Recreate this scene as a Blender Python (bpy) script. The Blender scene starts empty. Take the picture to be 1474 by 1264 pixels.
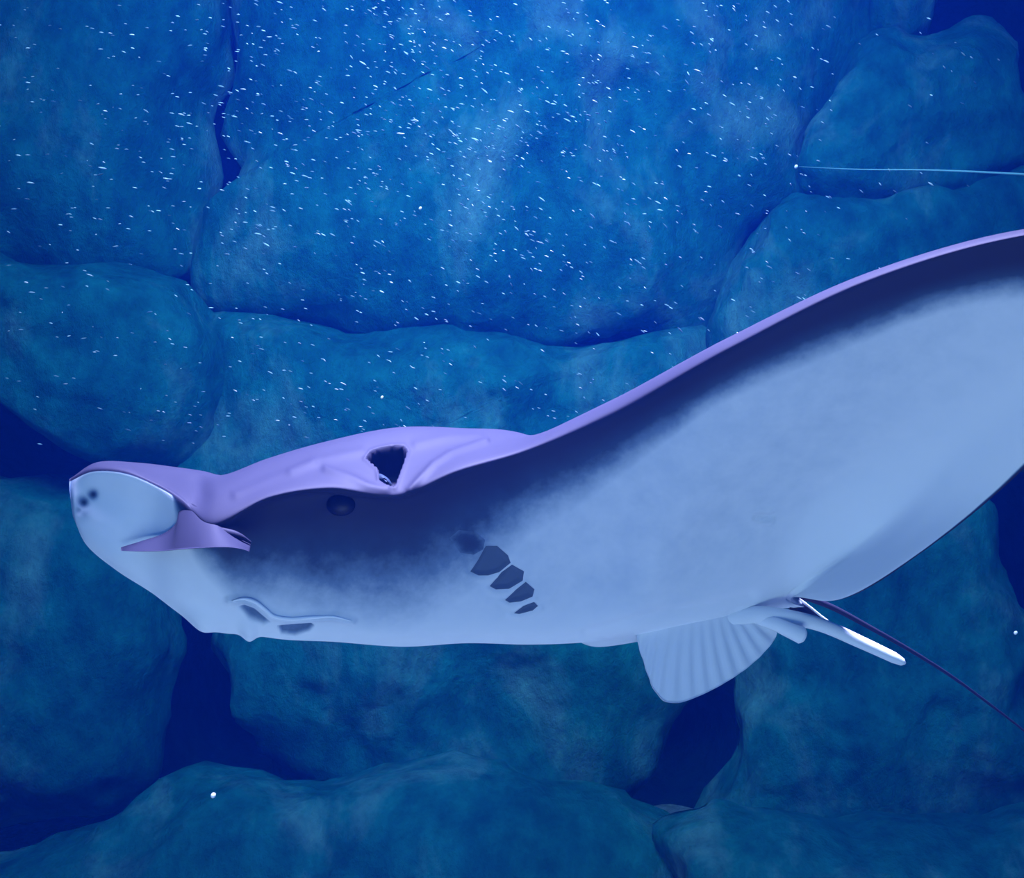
import bpy, math, random
import numpy as np
from mathutils import Vector, noise
from mathutils.bvhtree import BVHTree

random.seed(11)
rng = np.random.default_rng(11)
SC = bpy.context.scene
COL = SC.collection

# ------------------------------------------------------------------ camera
CAM_Z = 1.9
F = 1720.0                                   # focal length in pixels of the 1474 px wide frame
CAM = np.array([0.0, 0.0, CAM_Z])
cd = bpy.data.cameras.new('camera')
cd.sensor_width = 36.0
cd.lens = F / 1474.0 * 36.0
cd.clip_start = 0.05
cam = bpy.data.objects.new('camera', cd)
cam.location = CAM
cam.rotation_euler = (math.pi / 2, 0, 0)
COL.objects.link(cam)
SC.camera = cam

# ------------------------------------------------------------------ world, lights, exposure
w = bpy.data.worlds.new('world')
SC.world = w
w.use_nodes = True
bg = w.node_tree.nodes['Background']
bg.inputs[0].default_value = (0.010, 0.19, 0.57, 1)
bg.inputs[1].default_value = 0.42


def area(name, loc, target, size, power, color, spread=180):
    l = bpy.data.lights.new(name, 'AREA')
    l.shape = 'DISK'
    l.size = size
    l.energy = power
    l.color = color
    l.spread = math.radians(spread)
    o = bpy.data.objects.new(name, l)
    o.location = loc
    d = Vector(target) - Vector(loc)
    o.rotation_euler = d.to_track_quat('-Z', 'Y').to_euler()
    COL.objects.link(o)
    return o


area('tank_lamp', (0.0, 1.65, 4.9), (0.05, 1.6, 1.7), 0.9, 122, (0.68, 0.54, 1.0), 46)
area('rock_fill', (-0.2, 0.9, 4.95), (-0.1, 4.7, 2.2), 1.6, 100, (0.42, 0.66, 1.0), 78)  # added fill lamp that evens out the light on the rocks
area('belly_fill', (0.1, -0.45, 0.1), (0.2, 1.8, 1.6), 2.0, 62, (0.64, 0.79, 1.0))  # added fill from low in front to brighten the belly, no real source

vs = SC.view_settings
SC.display_settings.display_device = 'sRGB'
vs.view_transform = 'Standard'
vs.look = 'None'
vs.exposure = 0.12
vs.gamma = 1.0
vs.use_curve_mapping = False


# ------------------------------------------------------------------ helpers
def pix(px, py, d):
    """the point at depth d (metres along the view axis) seen at pixel px, py"""
    return np.array([(px - 737.0) / F * d, d, CAM_Z - (py - 632.0) / F * d])


def to_pix(P):
    P = np.asarray(P)
    return 737.0 + F * P[..., 0] / P[..., 1], 632.0 - F * (P[..., 2] - CAM_Z) / P[..., 1]


def link(name, verts, faces, mat=None, parent=None, smooth=True):
    me = bpy.data.meshes.new(name)
    me.from_pydata([tuple(map(float, v)) for v in verts], [], [tuple(map(int, f)) for f in faces])
    me.update()
    if smooth:
        me.polygons.foreach_set('use_smooth', [True] * len(me.polygons))
    o = bpy.data.objects.new(name, me)
    COL.objects.link(o)
    if mat:
        me.materials.append(mat)
    if parent:
        o.parent = parent
        o.matrix_parent_inverse = parent.matrix_world.inverted()
    return o


def tag(o, label=None, cat=None, group=None, kind=None):
    if label: o['label'] = label
    if cat: o['category'] = cat
    if group: o['group'] = group
    if kind: o['kind'] = kind
    return o


def cr(P, n):
    """centripetal Catmull-Rom through P (k,3); n = samples per interval (int or list)"""
    P = np.asarray(P, float)
    k = len(P)
    if isinstance(n, int):
        n = [n] * (k - 1)
    Q = np.vstack([2 * P[0] - P[1], P, 2 * P[-1] - P[-2]])
    out = []
    for i in range(k - 1):
        p0, p1, p2, p3 = Q[i:i + 4]
        t0 = 0.0
        t1 = t0 + max(np.linalg.norm(p1 - p0), 1e-7) ** 0.5
        t2 = t1 + max(np.linalg.norm(p2 - p1), 1e-7) ** 0.5
        t3 = t2 + max(np.linalg.norm(p3 - p2), 1e-7) ** 0.5
        t = np.linspace(t1, t2, n[i], endpoint=False)[:, None]
        a1 = (t1 - t) / (t1 - t0) * p0 + (t - t0) / (t1 - t0) * p1
        a2 = (t2 - t) / (t2 - t1) * p1 + (t - t1) / (t2 - t1) * p2
        a3 = (t3 - t) / (t3 - t2) * p2 + (t - t2) / (t3 - t2) * p3
        b1 = (t2 - t) / (t2 - t0) * a1 + (t - t0) / (t2 - t0) * a2
        b2 = (t3 - t) / (t3 - t1) * a2 + (t - t1) / (t3 - t1) * a3
        out.append((t2 - t) / (t2 - t1) * b1 + (t - t1) / (t2 - t1) * b2)
    out.append(P[-1:])
    return np.vstack(out)


def sstep(a, b, x):
    t = np.clip((x - a) / (b - a), 0, 1)
    return t * t * (3 - 2 * t)


def inside(poly, x, y):
    poly = np.asarray(poly, float)
    r = np.zeros(np.shape(x), bool)
    n = len(poly)
    for i in range(n):
        x1, y1 = poly[i]
        x2, y2 = poly[(i + 1) % n]
        c = ((y1 > y) != (y2 > y)) & (x < (x2 - x1) * (y - y1) / (y2 - y1 + 1e-12) + x1)
        r ^= c
    return r


def seg_dist(line, x, y, closed=False):
    line = np.asarray(line, float)
    d = np.full(np.shape(x), 1e9)
    n = len(line)
    for i in range(n if closed else n - 1):
        a = line[i]
        b = line[(i + 1) % n]
        ab = b - a
        t = np.clip(((x - a[0]) * ab[0] + (y - a[1]) * ab[1]) / (ab @ ab + 1e-9), 0, 1)
        d = np.minimum(d, np.hypot(x - a[0] - t * ab[0], y - a[1] - t * ab[1]))
    return d


# ------------------------------------------------------------------ materials
def new_mat(name):
    m = bpy.data.materials.new(name)
    m.use_nodes = True
    nt = m.node_tree
    return m, nt, nt.nodes, nt.links, nt.nodes['Principled BSDF']


def simple(name, c, rough=0.6, spec=0.3):
    m, nt, N, L, b = new_mat(name)
    b.inputs['Base Color'].default_value = (*c, 1)
    b.inputs['Roughness'].default_value = rough
    b.inputs['Specular IOR Level'].default_value = spec
    tc = N.new('ShaderNodeTexCoord')
    nz = N.new('ShaderNodeTexNoise')
    nz.inputs['Scale'].default_value = 220
    bp = N.new('ShaderNodeBump')
    bp.inputs['Strength'].default_value = 0.08
    bp.inputs['Distance'].default_value = 0.001
    L.new(tc.outputs['Object'], nz.inputs['Vector'])
    L.new(nz.outputs['Fac'], bp.inputs['Height'])
    L.new(bp.outputs[0], b.inputs['Normal'])
    return m


def skin_mat():
    m, nt, N, L, b = new_mat('ray_skin')
    at = N.new('ShaderNodeAttribute'); at.attribute_name = 'pigment_shade'
    tc = N.new('ShaderNodeTexCoord')
    n1 = N.new('ShaderNodeTexNoise'); n1.inputs['Scale'].default_value = 28; n1.inputs['Detail'].default_value = 6
    n1.inputs['Roughness'].default_value = 0.65
    n2 = N.new('ShaderNodeTexNoise'); n2.inputs['Scale'].default_value = 600; n2.inputs['Detail'].default_value = 2
    L.new(tc.outputs['Object'], n1.inputs['Vector']); L.new(tc.outputs['Object'], n2.inputs['Vector'])
    # ragged edge of the pigment
    s = N.new('ShaderNodeMath'); s.operation = 'SUBTRACT'; s.inputs[1].default_value = 0.5
    L.new(n1.outputs['Fac'], s.inputs[0])
    g1 = N.new('ShaderNodeMath'); g1.operation = 'MULTIPLY'
    inv = N.new('ShaderNodeMath'); inv.operation = 'SUBTRACT'; inv.inputs[0].default_value = 1.0
    L.new(at.outputs['Fac'], inv.inputs[1])
    L.new(at.outputs['Fac'], g1.inputs[0]); L.new(inv.outputs[0], g1.inputs[1])
    g2 = N.new('ShaderNodeMath'); g2.operation = 'MULTIPLY'
    L.new(g1.outputs[0], g2.inputs[0]); L.new(s.outputs[0], g2.inputs[1])
    ad = N.new('ShaderNodeMath'); ad.operation = 'MULTIPLY_ADD'; ad.inputs[1].default_value = 2.2; ad.use_clamp = True
    L.new(g2.outputs[0], ad.inputs[0]); L.new(at.outputs['Fac'], ad.inputs[2])
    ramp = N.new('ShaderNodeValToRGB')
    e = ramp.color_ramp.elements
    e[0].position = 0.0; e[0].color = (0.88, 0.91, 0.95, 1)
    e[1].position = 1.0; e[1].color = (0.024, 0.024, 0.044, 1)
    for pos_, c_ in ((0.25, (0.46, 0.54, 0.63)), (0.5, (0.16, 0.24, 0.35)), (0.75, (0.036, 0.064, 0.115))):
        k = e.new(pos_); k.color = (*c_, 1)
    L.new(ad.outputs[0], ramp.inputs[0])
    # faint mottling
    mx = N.new('ShaderNodeMix'); mx.data_type = 'RGBA'; mx.blend_type = 'MULTIPLY'; mx.inputs[0].default_value = 0.22
    r2 = N.new('ShaderNodeValToRGB'); r2.color_ramp.elements[0].position = 0.3; r2.color_ramp.elements[1].position = 0.7
    r2.color_ramp.elements[0].color = (0.72, 0.72, 0.75, 1)
    L.new(n1.outputs['Fac'], r2.inputs[0])
    L.new(ramp.outputs[0], mx.inputs[6]); L.new(r2.outputs[0], mx.inputs[7])
    L.new(mx.outputs[2], b.inputs['Base Color'])
    b.inputs['Roughness'].default_value = 0.62
    b.inputs['Specular IOR Level'].default_value = 0.12
    bp = N.new('ShaderNodeBump'); bp.inputs['Strength'].default_value = 0.12; bp.inputs['Distance'].default_value = 0.0006
    L.new(n2.outputs['Fac'], bp.inputs['Height'])
    L.new(bp.outputs[0], b.inputs['Normal'])
    return m


def rock_mat(name, lo, hi, pale, scale=1.6):
    m, nt, N, L, b = new_mat(name)
    tc = N.new('ShaderNodeTexCoord')
    mp = N.new('ShaderNodeMapping'); mp.inputs['Scale'].default_value = (1.0, 1.0, 0.65)
    L.new(tc.outputs['Object'], mp.inputs[0])
    n1 = N.new('ShaderNodeTexNoise'); n1.inputs['Scale'].default_value = scale * 1.8; n1.inputs['Detail'].default_value = 8
    n1.inputs['Roughness'].default_value = 0.62; n1.inputs['Distortion'].default_value = 0.5
    n2 = N.new('ShaderNodeTexNoise'); n2.inputs['Scale'].default_value = scale * 7; n2.inputs['Detail'].default_value = 10
    n2.inputs['Roughness'].default_value = 0.7
    L.new(mp.outputs[0], n1.inputs['Vector']); L.new(mp.outputs[0], n2.inputs['Vector'])
    r1 = N.new('ShaderNodeValToRGB')
    e = r1.color_ramp.elements
    e[0].position = 0.33; e[0].color = (*lo, 1)
    e[1].position = 0.72; e[1].color = (*pale, 1)
    k = e.new(0.52); k.color = (*hi, 1)
    L.new(n1.outputs['Fac'], r1.inputs[0])
    r2 = N.new('ShaderNodeValToRGB')
    r2.color_ramp.elements[0].position = 0.35; r2.color_ramp.elements[0].color = (0.42, 0.44, 0.5, 1)
    r2.color_ramp.elements[1].position = 0.68; r2.color_ramp.elements[1].color = (1.35, 1.35, 1.35, 1)
    L.new(n2.outputs['Fac'], r2.inputs[0])
    mx = N.new('ShaderNodeMix'); mx.data_type = 'RGBA'; mx.blend_type = 'MULTIPLY'; mx.inputs[0].default_value = 0.7
    L.new(r1.outputs[0], mx.inputs[6]); L.new(r2.outputs[0], mx.inputs[7])
    L.new(mx.outputs[2], b.inputs['Base Color'])
    b.inputs['Roughness'].default_value = 0.9
    b.inputs['Specular IOR Level'].default_value = 0.05
    bp = N.new('ShaderNodeBump'); bp.inputs['Strength'].default_value = 0.9; bp.inputs['Distance'].default_value = 0.05
    L.new(n2.outputs['Fac'], bp.inputs['Height'])
    L.new(bp.outputs[0], b.inputs['Normal'])
    return m


M_SKIN = skin_mat()
M_ROCK = rock_mat('algae_rock', (0.004, 0.095, 0.10), (0.008, 0.15, 0.14), (0.11, 0.25, 0.23))
M_BACK = rock_mat('shaded_rock', (0.003, 0.02, 0.03), (0.005, 0.03, 0.04), (0.01, 0.05, 0.06))  # same rock, shade of the gaps put into a darker colour
M_SAND = rock_mat('sand', (0.30, 0.34, 0.36), (0.40, 0.44, 0.45), (0.5, 0.54, 0.55), 3)
M_FLECK = simple('fleck_white', (0.95, 0.95, 0.95), 0.5)
def mottled_fleck():
    m, nt, N, L, b = new_mat('fleck_mixed')
    g = N.new('ShaderNodeNewGeometry')
    n = N.new('ShaderNodeTexNoise'); n.inputs['Scale'].default_value = 9.0; n.inputs['Detail'].default_value = 1
    r = N.new('ShaderNodeValToRGB')
    e = r.color_ramp.elements
    e[0].position = 0.36; e[0].color = (0.05, 0.12, 0.16, 1)
    e[1].position = 0.72; e[1].color = (0.95, 0.95, 0.95, 1)
    L.new(g.outputs['Position'], n.inputs['Vector']); L.new(n.outputs['Fac'], r.inputs[0])
    L.new(r.outputs[0], b.inputs['Base Color'])
    b.inputs['Roughness'].default_value = 0.6
    return m
M_MIXED = mottled_fleck()
M_FLECKY = simple('fleck_cream', (0.95, 0.97, 0.72), 0.5)
M_LINE = simple('pale_line', (0.22, 0.42, 0.44), 0.6)
M_EYE = simple('eye_black', (0.006, 0.006, 0.012), 0.45, 0.2)
M_DARKSKIN = simple('dark_membrane', (0.018, 0.018, 0.03), 0.7, 0.1)
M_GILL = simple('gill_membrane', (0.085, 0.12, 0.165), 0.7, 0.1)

# ------------------------------------------------------------------ water
m, nt, N, L, b = new_mat('tank_water')
N.remove(b)
vsn = N.new('ShaderNodeVolumeScatter')
vsn.inputs['Color'].default_value = (0.006, 0.11, 1.0, 1)
vsn.inputs['Density'].default_value = 0.034
vsn.inputs['Anisotropy'].default_value = 0.2
van = N.new('ShaderNodeVolumeAbsorption')
van.inputs['Color'].default_value = (0.25, 0.72, 0.90, 1)
van.inputs['Density'].default_value = 0.13
ads = N.new('ShaderNodeAddShader')
L.new(vsn.outputs[0], ads.inputs[0]); L.new(van.outputs[0], ads.inputs[1])
L.new(ads.outputs[0], N['Material Output'].inputs['Volume'])
M_WATER = m
X0, X1, Y0, Y1, Z0, Z1 = -7, 7, -2.6, 9.5, -0.4, 5.2
wv = [(x, y, z) for x in (X0, X1) for y in (Y0, Y1) for z in (Z0, Z1)]
wf = [(0, 1, 3, 2), (4, 6, 7, 5), (0, 4, 5, 1), (2, 3, 7, 6), (0, 2, 6, 4), (1, 5, 7, 3)]
tag(link('water', wv, wf, M_WATER, smooth=False), 'clear deep blue water filling the whole tank', 'water', kind='stuff')


# ------------------------------------------------------------------ rock wall and floor
def fbm(v, s, o=5):
    return noise.fractal(Vector(v) * s, 1.0, 2.0, o)


def sheet(name, fn, nu, nv, mat):
    V = [fn(i / (nu - 1), j / (nv - 1)) for i in range(nu) for j in range(nv)]
    Fc = [(i * nv + j, (i + 1) * nv + j, (i + 1) * nv + j + 1, i * nv + j + 1) for i in range(nu - 1) for j in range(nv - 1)]
    return link(name, V, Fc, mat)


PITS = [(40, 640, 70, 40), (280, 960, 40, 110), (330, 1075, 60, 50), (985, 1085, 70, 80), (1410, 5, 75, 45), (1455, 880, 45, 140), (322, 245, 25, 60), (1470, 180, 25, 70), (120, 1180, 120, 30)]


def wall_fn(u, v):
    x = -6.5 + 13 * u
    z = -0.3 + 5.4 * v
    y = 5.75 + 0.16 * fbm((x, 0, z), 0.9)
    px, py = 737 + F * x / 5.75, 632 - F * (z - CAM_Z) / 5.75
    for (cx, cy, rx, ry) in PITS:
        y += 1.3 * math.exp(-(((px - cx) / rx) ** 2 + ((py - cy) / ry) ** 2))
    return (x, y, z)


def floor_fn(u, v):
    x = -6.5 + 13 * u
    y = -2.4 + 9.4 * v
    return (x, y, 0.04 * fbm((x, y, 3), 0.9) + 0.05)


tag(sheet('wall_back', wall_fn, 220, 110, M_BACK), 'rock wall far behind the boulders, gap shade put into its colour', 'wall', kind='structure')
tag(sheet('floor', floor_fn, 80, 60, M_SAND), 'pale sandy tank floor below the rocks', 'floor', kind='structure')


def boulder(poly, d, h, label, seed, amp=0.12, squash=5.5, mat=None, lean=0.0):
    """a rounded rock whose outline (pixels) sits at distance d + h; h = half its depth"""
    P = np.array(poly, float)
    Pc = cr(np.vstack([P[-2:], P, P[:2]]), 10)[20:-20]
    seg = np.r_[0, np.cumsum(np.hypot(*np.diff(np.vstack([Pc, Pc[:1]]), axis=0).T))]
    n = 120
    tt = np.linspace(0, seg[-1], n, endpoint=False)
    Pw = np.vstack([Pc, Pc[:1]])
    ring = np.c_[np.interp(tt, seg, Pw[:, 0]), np.interp(tt, seg, Pw[:, 1])]
    c = ring.mean(0)
    D = d + h
    h = h * 0.8
    V, Fc = [], []
    rs = list(np.sin(np.linspace(0.03, 1, 34) * math.pi / 2))
    W = np.array([pix(p[0], p[1], D) for p in ring])
    C = pix(c[0], c[1], D)
    rings = [(r, -1) for r in rs] + [(r, 1) for r in rs[-2:0:-4]]
    for r, side in rings:
        dep = h * (1 - r ** squash) ** 0.5 if r < 1 else 0.0
        if side > 0: dep *= 0.2
        for q in range(n):
            p = C + (W[q] - C) * r
            p = p + np.array([0, side * dep, 0])
            p[1] += lean * (p[2] - C[2])
            s = Vector(p + np.array([seed * 7.3, 0, seed * 3.1]))
            k = fbm(s, 1.3, 7) * amp + 0.45 * amp * (noise.ridged_multi_fractal(s * 2.0, 1.0, 2.0, 4, 1.0, 2.0) - 1.0)
            nd = np.array([(p[0] - C[0]) * r * 0.6, side * h * (1.1 - r), (p[2] - C[2]) * r * 0.6])
            nd = nd / (np.linalg.norm(nd) + 1e-6)
            V.append(p + nd * k)
    R = len(rings)
    for a in range(R - 1):
        for q in range(n):
            q2 = (q + 1) % n
            Fc.append((a * n + q, (a + 1) * n + q, (a + 1) * n + q2, a * n + q2))
    i0 = len(V); V.append(np.mean(V[:n], axis=0)); i1 = len(V); V.append(np.mean(V[(R - 1) * n:R * n], axis=0))
    for q in range(n):
        Fc.append((i0, q, (q + 1) % n)); Fc.append((i1, (R - 1) * n + (q + 1) % n, (R - 1) * n + q))
    o = link('boulder', V, Fc, mat or M_ROCK)
    return tag(o, label, 'boulder', 'rockwork boulders')


boulder([(-420, -300), (-50, -330), (250, -250), (345, -80), (345, 90), (316, 160), (306, 235), (286, 300), (290, 400), (220, 440), (60, 430), (-120, 400), (-300, 430), (-460, 100)],
        4.47, 0.55, 'tall pale boulder beside a dark pointed crevice, above the rounded lobe', 1)
boulder([(-380, 382), (-120, 332), (60, 370), (200, 394), (268, 434), (300, 500), (296, 570), (262, 632), (190, 668), (112, 648), (50, 600), (0, 568), (-150, 510), (-330, 520)],
        4.25, 0.5, 'rounded rock lobe overhanging a dark gap behind the snout of the ray', 2)
boulder([(318, -260), (700, -330), (1100, -300), (1242, -150), (1240, 60), (1215, 140), (1160, 225), (1125, 310), (1080, 355), (1050, 440), (1015, 490), (800, 520), (600, 510), (480, 492), (330, 480), (276, 440), (286, 330), (338, 296), (374, 240), (340, 176), (320, 90)],
        4.50, 0.5, 'broad mottled rock face right of the dark pointed crevice', 3)
boulder([(300, 460), (330, 452), (480, 468), (600, 486), (800, 496), (1000, 468), (1034, 480), (1056, 600), (1040, 680), (950, 750), (700, 770), (450, 770), (330, 740), (235, 690), (268, 640), (302, 570)],
        4.47, 0.45, 'low ledge of rock running behind the back of the ray', 4)
boulder([(1040, 420), (1080, 327), (1130, 290), (1200, 294), (1330, 270), (1480, 240), (1640, 300), (1680, 480), (1560, 640), (1380, 690), (1180, 680), (1060, 600), (1034, 500)],
        4.35, 0.45, 'domed boulder behind the raised wing of the ray', 5)
boulder([(1198, 130), (1245, 68), (1320, 66), (1400, 48), (1440, 80), (1444, 150), (1458, 215), (1450, 275), (1330, 310), (1200, 325), (1105, 310), (1145, 200)],
        4.45, 0.4, 'squarish rock block below the dark corner hole', 6)
boulder([(1238, -250), (1330, -260), (1345, -100), (1330, 20), (1318, 66), (1262, 74), (1232, 50)],
        4.68, 0.3, 'narrow upright rock between the broad face and the dark corner hole', 7)
boulder([(-420, 690), (-200, 640), (20, 685), (150, 695), (225, 790), (250, 900), (240, 1040), (180, 1150), (20, 1210), (-200, 1260), (-420, 1150)],
        4.35, 0.5, 'big smooth rock below the snout of the ray, beside the dark cleft', 8)
boulder([(312, 905), (310, 820), (500, 760), (760, 770), (950, 830), (985, 960), (950, 1040), (912, 1110), (840, 1170), (600, 1170), (430, 1125), (400, 1070), (335, 1010)],
        4.05, 0.45, 'wide rock bank under the belly of the ray', 9)
boulder([(-300, 1300), (-60, 1225), (150, 1190), (330, 1120), (520, 1100), (760, 1115), (900, 1135), (990, 1175), (1030, 1260), (1010, 1380), (700, 1500), (200, 1500), (-250, 1480)],
        3.45, 0.5, 'low sloping rock at the foot of the cliff', 10)
boulder([(1050, 1010), (1060, 900), (1110, 800), (1260, 705), (1380, 705), (1410, 800), (1428, 900), (1450, 980), (1500, 1060), (1480, 1220), (1300, 1290), (1100, 1240), (1000, 1190), (1038, 1090)],
        4.05, 0.45, 'bulky rock beneath the tail of the ray', 11)
boulder([(925, 1180), (985, 1148), (1120, 1175), (1300, 1230), (1480, 1180), (1640, 1230), (1620, 1450), (1250, 1500), (1000, 1450), (930, 1320)],
        3.32, 0.4, 'low rock in the corner under the bulky tail side rock', 12)
boulder([(1500, 700), (1600, 560), (1800, 520), (1960, 700), (1960, 1000), (1800, 1180), (1600, 1120), (1520, 950)],
        5.00, 0.4, 'dim rock beyond the dark cleft at the tail', 13)
boulder([(1500, -200), (1700, -280), (1960, -200), (1980, 200), (1800, 420), (1600, 330), (1510, 150)],
        5.00, 0.4, 'dim rock beyond the dark corner hole', 14)

# thin line strung across the rock
def tube(path, radii, seg=12, flat=1.0, cap=True):
    P = np.asarray(path, float)
    n = len(P)
    radii = np.asarray(radii, float) * np.ones(n)
    V, Fc = [], []
    T = np.gradient(P, axis=0)
    T /= np.linalg.norm(T, axis=1)[:, None] + 1e-12
    up = np.array([0.05, -1.0, 0.1])
    for i in range(n):
        u = np.cross(T[i], up); u /= np.linalg.norm(u)
        v = np.cross(T[i], u)
        for k in range(seg):
            a = 2 * math.pi * k / seg
            V.append(P[i] + radii[i] * (math.cos(a) * u + flat * math.sin(a) * v))
    for i in range(n - 1):
        for k in range(seg):
            k2 = (k + 1) % seg
            Fc.append((i * seg + k, i * seg + k2, (i + 1) * seg + k2, (i + 1) * seg + k))
    if cap:
        Fc.append(tuple(range(seg))[::-1]); Fc.append(tuple((n - 1) * seg + k for k in range(seg)))
    return V, Fc


lp = cr([pix(1150, 240, 4.55), pix(1240, 244, 4.2), pix(1340, 245, 4.1), pix(1474, 251, 4.0), pix(1650, 262, 3.95), pix(1850, 275, 4.6)], 12)
V, Fc = tube(lp, np.interp(np.arange(len(lp)), [0, 20, 40, len(lp)], [0.0015, 0.003, 0.0045, 0.0055]), 8)
tag(link('guide_line', V, Fc, M_LINE), 'thin pale line strung across the rocks above the wing', 'line')

# ------------------------------------------------------------------ the ray
PHI, PSI = math.radians(20), math.radians(18)       # roll (belly towards us) and yaw (head towards us)
NRM = np.array([math.sin(PSI) * math.cos(PHI), -math.cos(PSI) * math.cos(PHI), math.sin(PHI)])
P0 = pix(760, 820, 1.75)                             # a point of the plane of symmetry


def on(px, py, b):
    """the point seen at px, py that lies b metres to the near side of the plane of symmetry"""
    d = pix(px, py, 1.0) - CAM
    t = (b + NRM @ (P0 - CAM)) / (NRM @ d)
    return CAM + t * d


def mirror(P):
    P = np.asarray(P)
    b = (P - P0) @ NRM
    return P - 2 * b[..., None] * NRM


# ribs: dorsal midline, top, side, brow/fin edge, under the edge, upper cheek / wing, lower cheek / gill, belly, ventral midline
RIBS = [
 [(101,690,0),(101,689,.004),(101,689,.008),(100,690,.01),(100,693,.011),(100,705,.012),(102,722,.01),(104,738,.005),(106,746,0)],
 [(136,667,0),(138,666,.015),(137,669,.036),(134,674,.048),(134,678,.05),(130,706,.036),(126,745,.024),(124,772,.012),(124,784,0)],
 [(196,666,0),(194,666,.02),(188,671,.052),(182,676,.074),(182,681,.078),(176,716,.06),(166,765,.04),(164,804,.022),(166,820,0)],
 [(250,672,0),(246,673,.025),(238,684,.058),(228,694,.084),(228,700,.09),(220,738,.07),(212,785,.05),(212,828,.026),(216,852,0)],
 [(292,678,0),(288,680,.02),(276,694,.052),(262,714,.1),(261,721,.108),(252,752,.09),(252,803,.07),(260,858,.035),(268,888,0)],
 [(324,684,0),(318,686,.06),(312,714,.124),(305,754,.15),(308,766,.138),(314,786,.112),(322,832,.082),(332,884,.036),(338,908,0)],
 [(388,661,0),(384,662,.06),(386,688,.118),(388,716,.16),(391,724,.138),(392,766,.115),(392,828,.085),(396,892,.038),(402,920,0)],
 [(470,639,0),(466,638,.065),(470,670,.125),(474,703,.17),(477,711,.146),(478,765,.122),(478,840,.09),(478,902,.04),(480,924,0)],
 [(572,621,0),(570,617,.07),(570,658,.132),(570,713,.185),(574,722,.168),(578,768,.138),(580,842,.096),(580,908,.042),(580,931,0)],
 [(665,624,0),(660,617,.085),(660,644,.145),(658,678,.205),(662,688,.195),(668,746,.158),(672,830,.104),(672,904,.044),(672,926,0)],
 [(750,634,0),(752,624,.11),(755,631,.175),(758,647,.225),(762,655,.222),(765,724,.178),(762,822,.11),(760,904,.044),(760,928,0)],
 [(830,645,0),(866,602,.22),(876,579,.268),(880,592,.295),(883,600,.295),(870,692,.225),(850,812,.12),(830,902,.044),(825,926,0)],
 [(900,655,0),(1000,530,.34),(1046,488,.412),(1050,499,.437),(1053,505,.437),(1010,625,.335),(950,785,.185),(905,898,.08),(895,920,0)],
 [(960,662,0),(1160,478,.43),(1246,395,.552),(1250,402,.573),(1253,407,.573),(1180,562,.43),(1040,755,.205),(978,886,.082),(968,912,0)],
 [(1010,670,0),(1330,430,.51),(1470,332,.678),(1475,338,.697),(1478,342,.697),(1340,512,.515),(1120,735,.225),(1045,874,.08),(1032,900,0)],
 [(1050,685,0),(1490,440,.57),(1672,322,.79),(1682,326,.795),(1684,330,.795),(1475,520,.565),(1185,722,.235),(1085,866,.07),(1075,888,0)],
 [(1080,705,0),(1490,520,.545),(1630,478,.668),(1640,482,.672),(1638,487,.671),(1450,595,.49),(1215,745,.222),(1110,858,.058),(1104,880,0)],
 [(1100,728,0),(1390,650,.43),(1462,676,.44),(1472,676,.445),(1468,679,.444),(1375,694,.375),(1232,775,.192),(1126,856,.048),(1126,876,0)],
 [(1116,755,0),(1270,745,.31),(1322,788,.298),(1330,793,.302),(1326,795,.301),(1288,785,.258),(1212,805,.142),(1132,858,.04),(1142,875,0)],
 [(1130,800,0),(1180,800,.18),(1214,852,.158),(1218,860,.162),(1213,862,.161),(1192,850,.132),(1164,845,.078),(1130,858,.03),(1152,874,0)],
 [(1142,845,0),(1144,848,.02),(1146,853,.04),(1146,856,.042),(1145,859,.041),(1142,860,.036),(1138,861,.028),(1140,868,.016),(1158,874,0)],
]
NI = [16, 20, 24, 24, 26, 30, 34, 40, 36, 36, 30, 30, 26, 26, 22, 20, 18, 16, 16, 16]
NJ = [10, 26, 34, 14, 34, 44, 40, 14]
A = np.array([[on(*p) for p in rib] for rib in RIBS])                    # (S, 9, 3)
for i_ in range(11, 20):                                   # back of the wing lies behind its underside
    for k_, j_, t_ in ((1, 5, .03), (2, 4, .010)):
        if k_ == 2 and i_ < 16: continue
        ray_ = (A[i_, j_] - CAM) / np.linalg.norm(A[i_, j_] - CAM)
        A[i_, k_] = A[i_, j_] + t_ * ray_
colsI = np.stack([cr(A[:, j], NI) for j in range(A.shape[1])], axis=1)     # (U, 9, 3)
G = np.stack([cr(colsI[i], NJ) for i in range(len(colsI))], axis=0)        # (U, V, 3)
U, Vn = G.shape[:2]
su = np.concatenate([i + np.linspace(0, 1, n, endpoint=False) for i, n in enumerate(NI)] + [[len(NI)]])
sv = np.concatenate([j + np.linspace(0, 1, n, endpoint=False) for j, n in enumerate(NJ)] + [[len(NJ)]])
SU, SV = np.meshgrid(su, sv, indexing='ij')
# back of the wings: a blade that follows the underside at the wing's thickness
cax = np.array([0, 0, 1.0]) - NRM[2] * NRM
cax /= np.linalg.norm(cax)
vpp = np.interp(sv, [0, 2, 8], [8, 4.05, 4.05])
jj = np.interp(vpp, sv, np.arange(Vn))
j0 = np.floor(jj).astype(int); j1 = np.minimum(j0 + 1, Vn - 1); fj = (jj - j0)[None, :, None]
vent = G[:, j0] * (1 - fj) + G[:, j1] * fj
gth = np.interp(vpp, [4, 5, 6, 7, 8], [0, .12, .5, .85, 1])[None, :]
T0 = np.interp(su, [10, 12, 14, 17, 19, 20], [.28, .25, .18, .10, .05, .03])[:, None]
tr_ = sstep(14, 16.5, su)[:, None, None]
edge_dir = np.array([0.0, 0.8, 0.6]) * (1 - tr_) + np.array([0.45, 0.85, -0.15]) * tr_
wdir = sstep(4, 7, vpp)[None, :, None] * (1 - tr_) + sstep(6.2, 8, vpp)[None, :, None] * tr_
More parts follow.
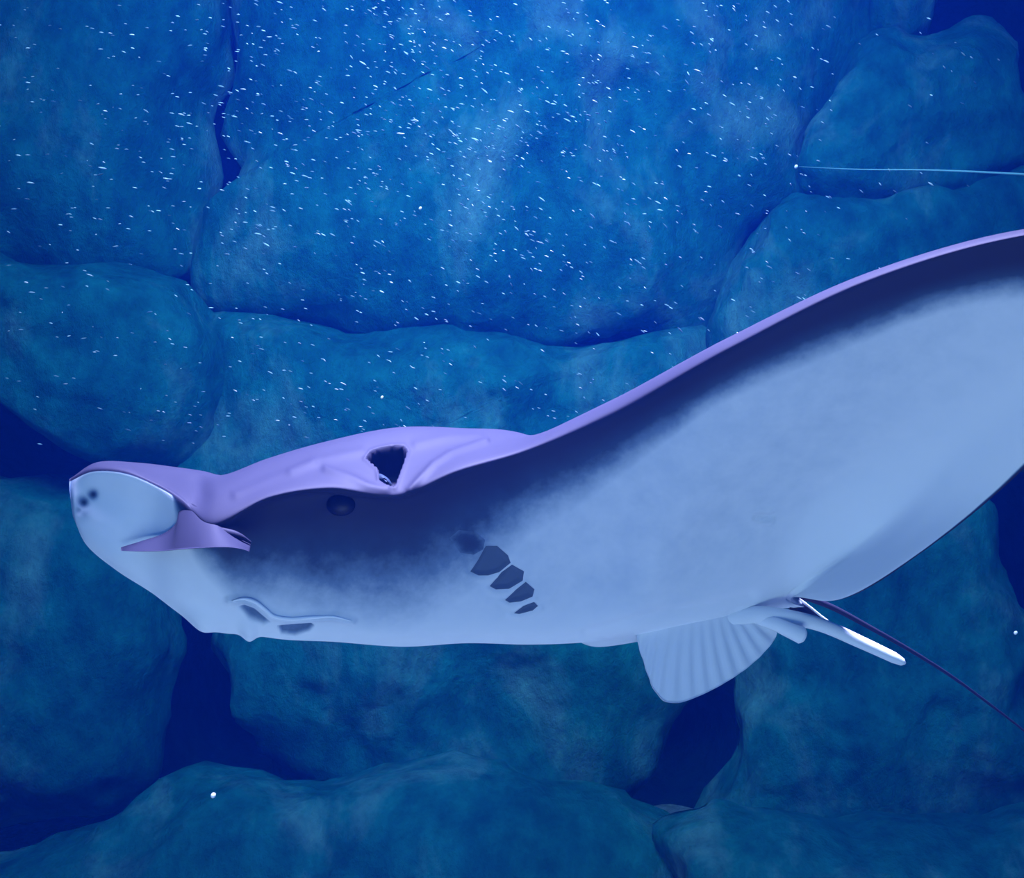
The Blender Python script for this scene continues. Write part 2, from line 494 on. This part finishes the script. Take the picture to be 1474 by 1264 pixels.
ddir = (1 - wdir) * edge_dir + wdir * cax
wgt = (sstep(10.2, 11.6, su)[:, None] * (1 - sstep(1.6, 2.0, sv))[None, :])[..., None]
wgt = wgt * (1 - sstep(19.4, 20, su))[:, None, None]
G = G * (1 - wgt) + (vent + ddir * (T0 * gth + 0.008)[..., None]) * wgt
PX, PY = to_pix(G)


def normals(G):
    du = np.gradient(G, axis=0); dv = np.gradient(G, axis=1)
    n = np.cross(dv, du)
    n /= np.linalg.norm(n, axis=2)[..., None] + 1e-12
    return n


NG = normals(G)
# outward: the near cheek must face the camera
ci, cj = np.argmin(abs(su - 8)), np.argmin(abs(sv - 5.5))
if NG[ci, cj] @ (CAM - G[ci, cj]) < 0:
    NG = -NG
disp = np.zeros((U, Vn))
dark = np.zeros((U, Vn))

# --- pigment: dark back, white belly, dark front margin under the wing; cheek dark also holds painted brow shade
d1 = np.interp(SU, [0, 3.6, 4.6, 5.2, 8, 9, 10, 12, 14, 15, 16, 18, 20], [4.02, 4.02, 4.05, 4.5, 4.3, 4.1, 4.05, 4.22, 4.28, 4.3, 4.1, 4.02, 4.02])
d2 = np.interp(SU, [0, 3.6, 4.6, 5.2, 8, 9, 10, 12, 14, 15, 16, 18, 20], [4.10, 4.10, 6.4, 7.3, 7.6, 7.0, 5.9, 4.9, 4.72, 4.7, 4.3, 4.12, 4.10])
pig_shade = 1 - sstep(d1, d2, SV)

pig_shade = np.maximum(pig_shade, 0.5 * (1 - sstep(0.0, 0.35, SU)))  # snout tip darkened in colour where the lamp overlights the end cap
pig_shade = np.maximum(pig_shade, 0.13 * (1 - sstep(6.2, 7.7, SV)) * sstep(4, 6, SU) * (1 - 0.6 * sstep(13, 16, SU)))      # greyer towards the flank: brighter light on the low belly put into colour
# --- spiracle: a deep pit behind the eye
SPIR = [(527,661),(534,651),(548,646),(566,643),(580,643),(586,650),(582,664),(575,683),(568,702),(556,699),(546,691),(545,676),(535,668)]
msk = (SV > 1) & (SV < 3.2) & (SU > 6.5) & (SU < 9.5)
ds = seg_dist(SPIR, PX, PY, True)
ins = inside(SPIR, PX, PY) & msk
disp -= np.where(ins, 0.045 * sstep(0.0, 5.0, ds), 0)
pig_shade = np.where(ins & (ds > 1.5), 1.0, pig_shade)
disp += np.where(msk & ~ins, 0.0022 * np.exp(-(ds / 4.0) ** 2), 0)
# folds of skin round the spiracle and along the brow
for line, wd, hgt, rng_ in [([(590,706),(606,688),(625,668),(650,652),(700,636)], 5, 0.0035, (1, 3.5)),
                            ([(470,676),(505,688),(530,700),(556,706)], 6, 0.003, (1, 3.5)),
                            ([(420,680),(460,662),(520,650)], 7, 0.002, (1, 3.0)),
                            ([(340,712),(390,690),(450,668)], 7, 0.0018, (1, 3.0)),
                            ([(600,640),(640,630),(690,628)], 7, 0.0018, (1, 3.0))]:
    k = (SV > rng_[0]) & (SV < rng_[1])
    disp += np.where(k, hgt * np.exp(-(seg_dist(line, PX, PY) / wd) ** 2), 0)

# --- eye socket bulge under the brow
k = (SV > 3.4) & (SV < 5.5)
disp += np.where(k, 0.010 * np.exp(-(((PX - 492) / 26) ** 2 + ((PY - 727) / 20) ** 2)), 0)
pig_shade = np.where(k, np.maximum(pig_shade, np.exp(-(((PX - 490) / 34) ** 4 + ((PY - 724) / 24) ** 4))), pig_shade)

# --- gill slits: five overlapping flaps
GILLS = [
 [(646,774),(660,762),(685,765),(699,777),(696,791),(682,799),(662,796)],
 [(676,823),(688,805),(699,785),(716,785),(732,799),(736,810),(719,824),(702,829),(688,829)],
 [(704,844),(722,823),(737,812),(755,822),(753,836),(733,848),(713,849)],
 [(726,864),(742,849),(757,837),(770,848),(767,859),(750,866),(733,868)],
 [(739,883),(753,872),(769,866),(775,872),(767,879),(747,884)],
]
bel = (SV > 4.6)
for gi, g in enumerate(GILLS):
    dd = seg_dist(g, PX, PY, True)
    i_ = inside(g, PX, PY) & bel
    disp -= np.where(i_, (0.0015 if gi == 0 else 0.004) * sstep(0, 7, dd), 0)
    if gi:
        a, b2 = np.array(g[0]), np.array(g[-1])
        low = [(g[0][0] - 4, g[0][1] + 3)] + [(p[0], p[1] + 5) for p in g[-1:-3:-1]] + [(g[-3][0] + 3, g[-3][1] + 4)]
        disp += np.where(bel, 0.002 * np.exp(-(seg_dist(low, PX, PY) / 4.0) ** 2), 0)

# --- mouth and nasal curtain
RIDGE = [(330,864),(348,862),(366,866),(380,876),(392,886),(415,891),(450,889),(480,888),(508,894)]
dr = seg_dist(RIDGE, PX, PY)
disp += np.where(bel, 0.0055 * np.exp(-(dr / 5.5) ** 2), 0)
NOS = [(338,872),(352,868),(368,874),(384,888),(394,897),(380,902),(356,892)]
i_ = inside(NOS, PX, PY) & bel
disp -= np.where(i_, 0.007 * sstep(0, 9, seg_dist(NOS, PX, PY, True)), 0)
MTH = [(396,900),(420,897),(448,895),(456,900),(446,910),(424,917),(404,914)]
i_ = inside(MTH, PX, PY) & bel
dm = seg_dist(MTH, PX, PY, True)
disp -= np.where(i_, 0.006 * sstep(0, 7, dm), 0)
pig_shade = np.where(i_, np.maximum(pig_shade, 0.6 * sstep(0, 5, dm)), pig_shade)  # shade of the mouth corner put into the skin tone
pig_shade = np.where(inside(NOS, PX, PY) & bel, np.maximum(pig_shade * 0.8, 0.55 * sstep(0, 8, seg_dist(NOS, PX, PY, True))), pig_shade)  # shade of the nostril recess put into the skin tone
# skin pits on the snout, scar on the wing, crease beside the pelvic fin
for (x, y, r, h_, dk) in [(133,712,7,-.002,.75),(119,723,8,-.002,.75),(112,735,6,-.001,.3),(122,740,9,0,.22)]:
    e_ = np.exp(-(((PX - x) / r) ** 2 + ((PY - y) / r) ** 2)) * (SV > 4)
    disp += h_ * e_
    pig_shade = np.maximum(pig_shade, dk * e_)
for line, wd, h_ in [([(1082,746),(1096,751),(1112,750)], 3.5, .004), ([(1088,737),(1102,738),(1112,735)], 3, .003), ([(1086,742),(1110,743)], 3, -.003),
                     ([(845,912),(900,896),(960,882),(1030,870),(1080,858)], 8, -.004), ([(880,915),(960,900),(1040,884)], 8, .002)]:
    disp += np.where(bel & (SU > 9), h_ * np.exp(-(seg_dist(line, PX, PY) / wd) ** 2), 0)
disp[:, 0] = 0
fade = np.clip((8 - SV) / 0.25, 0, 1)
disp *= fade
G2 = G + NG * disp[..., None]
# soft points of the nasal flaps on the chin
chin = 0.010 * np.exp(-((PX - 358) / 11.0) ** 2) + 0.012 * np.exp(-((PX - 290) / 20.0) ** 2) + 0.006 * np.exp(-((PX - 325) / 22.0) ** 2)
G2 = G2 - cax * (chin * sstep(6.9, 7.7, SV) * (SU > 3) * (SU < 7))[..., None]
Gm = mirror(G2)

nv = U * Vn
verts = np.vstack([G2.reshape(-1, 3), Gm.reshape(-1, 3)])
faces = []
idx = np.arange(nv).reshape(U, Vn)
q = np.stack([idx[:-1, :-1], idx[1:, :-1], idx[1:, 1:], idx[:-1, 1:]], axis=-1).reshape(-1, 4)
tst = np.cross(verts[q[:, 1]] - verts[q[:, 0]], verts[q[:, 3]] - verts[q[:, 0]])
nn = NG[:-1, :-1].reshape(-1, 3)
if np.sum(tst * nn) < 0:
    q = q[:, ::-1]
qm = (q + nv)[:, ::-1]
Q = np.vstack([q, qm])
# weld the two halves along the midlines (columns 0 and last) and close the ends
remap = np.arange(2 * nv)
remap[nv + idx[:, 0]] = idx[:, 0]
remap[nv + idx[:, -1]] = idx[:, -1]
Q = remap[Q]
used = np.unique(Q)
new = np.full(2 * nv, -1); new[used] = np.arange(len(used))
endcaps = []
for row in (idx[0], idx[-1]):
    loop = list(row) + list((row + nv)[-2:0:-1])
    endcaps.append([int(new[remap[k]]) for k in loop])
bodyF = [tuple(r) for r in new[Q]] + [tuple(endcaps[0]), tuple(endcaps[1][::-1])]
bodyV = verts[used]
pig_shade_v = np.concatenate([pig_shade.reshape(-1), pig_shade.reshape(-1)])[used]

root = bpy.data.objects.new('ray', None)
root.location = P0
COL.objects.link(root)
bpy.context.view_layer.update()
tag(root, 'ray with white belly and dark back gliding through blue water, wings raised', 'ray')


def pigment_shade(o, vals):
    at = o.data.attributes.new('pigment_shade', 'FLOAT', 'POINT')
    at.data.foreach_set('value', np.asarray(vals, np.float32))


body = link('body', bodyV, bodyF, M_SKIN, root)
pigment_shade(body, pig_shade_v)

bvh = BVHTree.FromPolygons([Vector(v) for v in bodyV], [tuple(int(k) for k in f) for f in bodyF[:-2]])


def hit(px, py):
    d = Vector(pix(px, py, 1.0) - CAM).normalized()
    loc, n, i, dist = bvh.ray_cast(Vector(CAM), d)
    if loc is None:
        return None, None
    if n.dot(d) > 0:
        n = -n
    return np.array(loc), np.array(n)


def skin_part(name, V, Fc, pg, mat=None, parent=None):
    o = link(name, V, Fc, mat or M_SKIN, parent or root)
    if mat is None:
        pigment_shade(o, np.asarray(pg) * np.ones(len(V)))
    return o


def both(name, V, Fc, pg, mat=None):
    o = skin_part(name, V, Fc, pg, mat)
    skin_part(name, mirror(np.array(V)), [tuple(f)[::-1] for f in Fc], pg, mat)
    return o


# eye
def ellipsoid(c, ax, nu=20, nv_=14):
    V, Fc = [], []
    for i in range(nv_ + 1):
        t = math.pi * i / nv_
        for k in range(nu):
            a = 2 * math.pi * k / nu
            V.append(c + ax[0] * math.sin(t) * math.cos(a) + ax[1] * math.sin(t) * math.sin(a) + ax[2] * math.cos(t))
    for i in range(nv_):
        for k in range(nu):
            Fc.append((i * nu + k, i * nu + (k + 1) % nu, (i + 1) * nu + (k + 1) % nu, (i + 1) * nu + k))
    return V, Fc


p, n = hit(490, 727)
n = Vector(n)
tx = Vector((1, 0, 0)).cross(n).normalized()
ty = n.cross(tx)
V, Fc = ellipsoid(p - np.array(n) * 0.004, [np.array(ty) * 0.019, np.array(tx) * 0.015, np.array(n) * 0.010])
both('eye', V, Fc, 1, M_EYE)


def patch(poly, off, n=14):
    """a thin shell that lies on the body inside a pixel outline"""
    P = np.array(poly, float)
    Pn = np.roll(P, -1, axis=0)
    Pc = np.vstack([P[k] + (Pn[k] - P[k]) * t for k in range(len(P)) for t in (0, .25, .5, .75)])
    c = Pc.mean(0)
    V, Fc = [], []
    rings = np.linspace(0.02, 1, n)
    m_ = len(Pc)
    ok = True
    for r in rings:
        for s in Pc:
            x, y = c + (s - c) * r
            p, nm = hit(x, y)
            V.append(p + nm * (off * (1 - r ** 4) + 0.0004))
    for a in range(n - 1):
        for k in range(m_):
            k2 = (k + 1) % m_
            Fc.append((a * m_ + k, (a + 1) * m_ + k, (a + 1) * m_ + k2, a * m_ + k2))
    V.append(np.mean(V[:m_], axis=0)); Fc += [(len(V) - 1, k, (k + 1) % m_) for k in range(m_)]
    return V, Fc


for gi, g in enumerate(GILLS):
    c = np.mean(g, axis=0)
    V, Fc = patch([tuple(c + (np.array(q_) - c) * 0.97) for q_ in g], 0.0006)
    if gi == 0:
        m_ = len(g) * 4
        both('gill_slit', V, Fc, np.r_[np.repeat(np.interp(np.linspace(0, 1, 14), [0, .4, 1], [.85, .8, .6]), m_), .85])
    else:
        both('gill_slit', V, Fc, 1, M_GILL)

# flap valve inside the spiracle
VAL = [(546,690),(546,682),(552,684),(560,690),(564,698),(558,702)]
zc = []
p, n = hit(520, 690)
def flat_piece(poly, b0, b1, name, pg, mat=None, thick=0.003):
    P = np.array(poly, float)
    Pc = cr(np.vstack([P[-2:], P, P[:2]]), 5)[10:-10]
    c = Pc.mean(0)
    m_ = len(Pc)
    xs = Pc[:, 0]
    V = []
    for r in (0.3, 0.7, 1.0):
        for s in Pc:
            x, y = c + (s - c) * r
            f = (x - xs.min()) / (xs.max() - xs.min())
            V.append(on(x, y, b0 + (b1 - b0) * f + 0.004 * (1 - r * r)))
    Fc = []
    for a in range(2):
        for k in range(m_):
            k2 = (k + 1) % m_
            Fc.append((a * m_ + k, (a + 1) * m_ + k, (a + 1) * m_ + k2, a * m_ + k2))
    Fc.append(tuple(range(m_))[::-1])
    return V, Fc


V, Fc = flat_piece(VAL, 0.160, 0.148, 'spiracle_valve', 0.5)
both('spiracle_valve', V, Fc, 0.85)

# pelvic fins
def fin(base, outer, thick, ridges, amp, nu=70, nvv=30):
    B = cr([on(*p) for p in base], 30); O = cr([on(*p) for p in outer], 30)
    def res(C, n):
        s = np.r_[0, np.cumsum(np.linalg.norm(np.diff(C, axis=0), axis=1))]
        t = np.linspace(0, s[-1], n)
        return np.stack([np.interp(t, s, C[:, k]) for k in range(3)], axis=1)
    B = res(B, nu); O = res(O, nu)
    V = []
    for side in (1, -1):
        for i in range(nu):
            for j in range(nvv):
                t = j / (nvv - 1)
                p = B[i] * (1 - t) + O[i] * t
                e = min(1, 4 * min(i, nu - 1 - i) / nu + 0.15) * (1 - 0.75 * t)
                rip = amp * math.sin(ridges * 2 * math.pi * i / nu + 0.6 * math.sin(3 * t)) * (0.25 + 0.75 * t) * math.sin(math.pi * min(1, t * 1.0 + 0.0) * 0.75 + 0.3)
                V.append(p + NRM * (side * thick * e + rip))
    Fc = []
    o2 = nu * nvv
    for i in range(nu - 1):
        for j in range(nvv - 1):
            a = i * nvv + j
            Fc.append((a, a + 1, a + nvv + 1, a + nvv))
            Fc.append((o2 + a, o2 + a + nvv, o2 + a + nvv + 1, o2 + a + 1))
    def stitch(ids):
        for a, b_ in zip(ids[:-1], ids[1:]):
            Fc.append((a, b_, o2 + b_, o2 + a))
    stitch([i * nvv + nvv - 1 for i in range(nu)])
    stitch([j for j in range(nvv)])
    stitch([(nu - 1) * nvv + j for j in range(nvv)])
    return V, Fc


V, Fc = fin([(914,908,.03),(960,902,.045),(1010,892,.05),(1060,884,.045),(1085,880,.04)],
            [(916,920,.032),(927,955,.030),(941,992,.026),(956,1009,.024),(976,1012,.024),(1002,1004,.026),(1042,984,.030),(1080,958,.034),(1108,930,.040),(1118,912,.042),(1106,898,.042)],
            0.004, 13, 0.0026)
o = skin_part('pelvic_fin', V, Fc, 0.06)
V, Fc = fin([(1112,856,.0),(1126,866,.0),(1140,880,.0)], [(1144,856,-.01),(1166,874,-.015),(1190,892,-.02),(1214,910,-.02)], 0.003, 3, 0.0005)
far_fin = skin_part('pelvic_fin', V, Fc, 0.95)  # dark tone stands in for the shade on the far fin
fp = cr([on(1144,857,.004), on(1166,874,-.0), on(1190,893,-.004), on(1216,910,-.004)], 8)
V, Fc = tube(fp, np.full(len(fp), .0018), 8)
skin_part('lit_fin_edge', V, Fc, 0.05, None, far_fin)  # pale strip added as the painted lit edge of the fin

# fold of skin that joins cheek and snout (the front end of the pectoral fin): a shelf with a lit top
V, Fc = fin([(174,788,.045),(205,779,.060),(235,769,.076),(253,754,.094),(258,736,.098),(272,726,.106),(294,738,.126),(312,752,.142),(335,769,.146),(361,783,.140)],
            [(174,793,.050),(205,794,.082),(235,793,.106),(258,791,.136),(275,790,.156),(292,789,.174),(312,788,.186),(330,788,.188),(346,790,.180),(359,794,.160)],
            0.0035, 2, 0.0008)
skin_part('cheek_fold', V, Fc, 1.0)
skin_part('cheek_fold', mirror(np.array(V)), [tuple(f)[::-1] for f in Fc], 1.0)
fp = cr([on(300,758,.140), on(325,766,.152), on(345,772,.154), on(361,781,.146)], 8)
V, Fc = tube(fp, np.interp(np.linspace(0, 1, len(fp)), [0, .5, 1], [.004, .005, .0015]), 12, .8)
skin_part('cheek_fold', V, Fc, 1.0)

# lip that borders the nasal curtain, made pale to paint its lit ridge
fp = []
for (x_, y_) in cr(np.array([(334,865),(350,862),(366,866),(380,876),(392,886),(415,891),(450,889),(480,888),(506,894)], float), 6):
    p_, n_ = hit(x_, y_)
    fp.append(p_ + n_ * 0.0005)
V, Fc = tube(fp, np.interp(np.linspace(0, 1, len(fp)), [0, .2, .7, 1], [.0008, .0026, .0024, .0006]), 10)
both('lip', V, Fc, 0.0)

# claspers
fp = cr([on(1040,892,.04), on(1085,885,.05), on(1130,888,.055), on(1180,899,.055), on(1240,925,.052), on(1285,946,.05), on(1303,955,.048)], 12)
V, Fc = tube(fp, np.interp(np.linspace(0, 1, len(fp)), [0, .2, .4, .6, .85, .96, 1], [.012, .013, .011, .010, .0085, .006, .002]), 18, .8)
skin_part('clasper', V, Fc, 0.02)
fp = cr([on(1088,890,.045), on(1115,898,.06), on(1138,908,.065), on(1152,914,.066), on(1159,917,.066)], 10)
V, Fc = tube(fp, np.interp(np.linspace(0, 1, len(fp)), [0, .4, .8, .95, 1], [.008, .011, .013, .009, .003]), 18, .8)
skin_part('clasper', V, Fc, 0.03)

# whip tail
fp = cr([on(1120,852,.0), on(1150,857,.0), on(1195,873,-.01), on(1250,902,-.03), on(1310,936,-.06), on(1370,974,-.10), on(1430,1018,-.15), on(1474,1052,-.19), on(1530,1100,-.25), on(1600,1160,-.33)], 14)
V, Fc = tube(fp, np.interp(np.linspace(0, 1, len(fp)), [0, .15, .3, .5, .8, 1], [.009, .0052, .0042, .0030, .0018, .0010]), 14)
skin_part('tail', V, Fc, 1.0)

# ------------------------------------------------------------------ flecks drifting in the water
base_v, base_f = [], []
for k in range(6):
    a = 2 * math.pi * k / 6
    base_v += [(-0.35, math.cos(a) * .8, math.sin(a) * .8), (0.35, math.cos(a) * .8, math.sin(a) * .8)]
base_v += [(-1, 0, 0), (1, 0, 0)]
for k in range(6):
    k2 = (k + 1) % 6
    base_f += [(2 * k, 2 * k2, 2 * k2 + 1, 2 * k + 1), (12, 2 * k2, 2 * k), (13, 2 * k + 1, 2 * k2 + 1)]
fm = bpy.data.meshes.new('drifting_fleck')
fm.from_pydata(base_v, [], base_f)
fm.materials.append(M_MIXED)
fm.polygons.foreach_set('use_smooth', [True] * len(fm.polygons))

spots = []
while len(spots) < 1900:
    x, y = random.uniform(-60, 1530), random.uniform(-60, 640)
    dens = math.exp(-((x - 600) / 420) ** 2) * (0.25 + 0.75 * math.exp(-((y - 170) / 230) ** 2)) + 0.16 * math.exp(-((x - 1050) / 300) ** 2) + 0.05
    dens *= 0.55 + 0.9 * max(0, noise.noise(Vector((x / 130, y / 110, 4.0))) + 0.35)
    if x > 1200: dens *= 0.35
    if random.random() < dens:
        spots.append((x, y, random.uniform(2.3, 4.0), min(1.0, random.lognormvariate(-1.05, 0.42))))
spots.sort(key=lambda s: -s[3])
mv, mf = [], []
for i, (x, y, d, s) in enumerate(spots):
    L_ = (1.9 + 4.0 * s) * random.uniform(.75, 1.25) / F * d          # half length
    W_ = (0.65 + 0.8 * s) / F * d
    tilt = math.radians(np.interp(x, [0, 250, 600, 1474], [2, 10, 24, 34]) + random.gauss(0, 9))
    yaw = random.gauss(0, .4)
    loc = Vector(pix(x, y, d))
    if i < 296:
        o = bpy.data.objects.new('drifting_fleck', fm)
        o.location = loc; o.scale = (L_, W_, W_); o.rotation_euler = (0, tilt, yaw)
        COL.objects.link(o)
        tag(o, 'tiny white fleck drifting in the water above the ray', 'fleck', 'drifting flecks')
    else:
        from mathutils import Matrix
        Mx = Matrix.Translation(loc) @ (Matrix.Rotation(yaw, 4, 'Z') @ Matrix.Rotation(tilt, 4, 'Y')) @ Matrix.Diagonal((L_, W_, W_, 1))
        k0 = len(mv)
        mv += [Mx @ Vector(v) for v in base_v]
        mf += [tuple(k0 + q_ for q_ in f) for f in base_f]
tag(link('fine_flecks', mv, mf, M_MIXED), 'haze of very fine pale specks suspended in the water', 'specks', kind='stuff')


def single(x, y, d, r, label, mat):
    V, Fc = ellipsoid(pix(x, y, d), [np.array([r, 0, 0]), np.array([0, r, 0]), np.array([0.2 * r, 0, r * 1.1])], 12, 8)
    return tag(link('drifting_fleck', V, Fc, mat), label, 'fleck', 'bright lone flecks')


single(550, 572, 2.6, .0032, 'cream yellow speck drifting above the head of the ray', M_FLECKY)
single(605, 300, 2.6, .0034, 'round cream speck among the white flecks before the broad rock face', M_FLECKY)
single(1146, 240, 2.6, .0040, 'round bright speck at the end of the thin pale line', M_FLECK)
single(307, 1145, 2.4, .0052, 'lone white speck drifting over the low sloping rock', M_FLECK)
single(1462, 911, 2.5, .0038, 'lone pale speck in the dark cleft near the tail', M_FLECK)
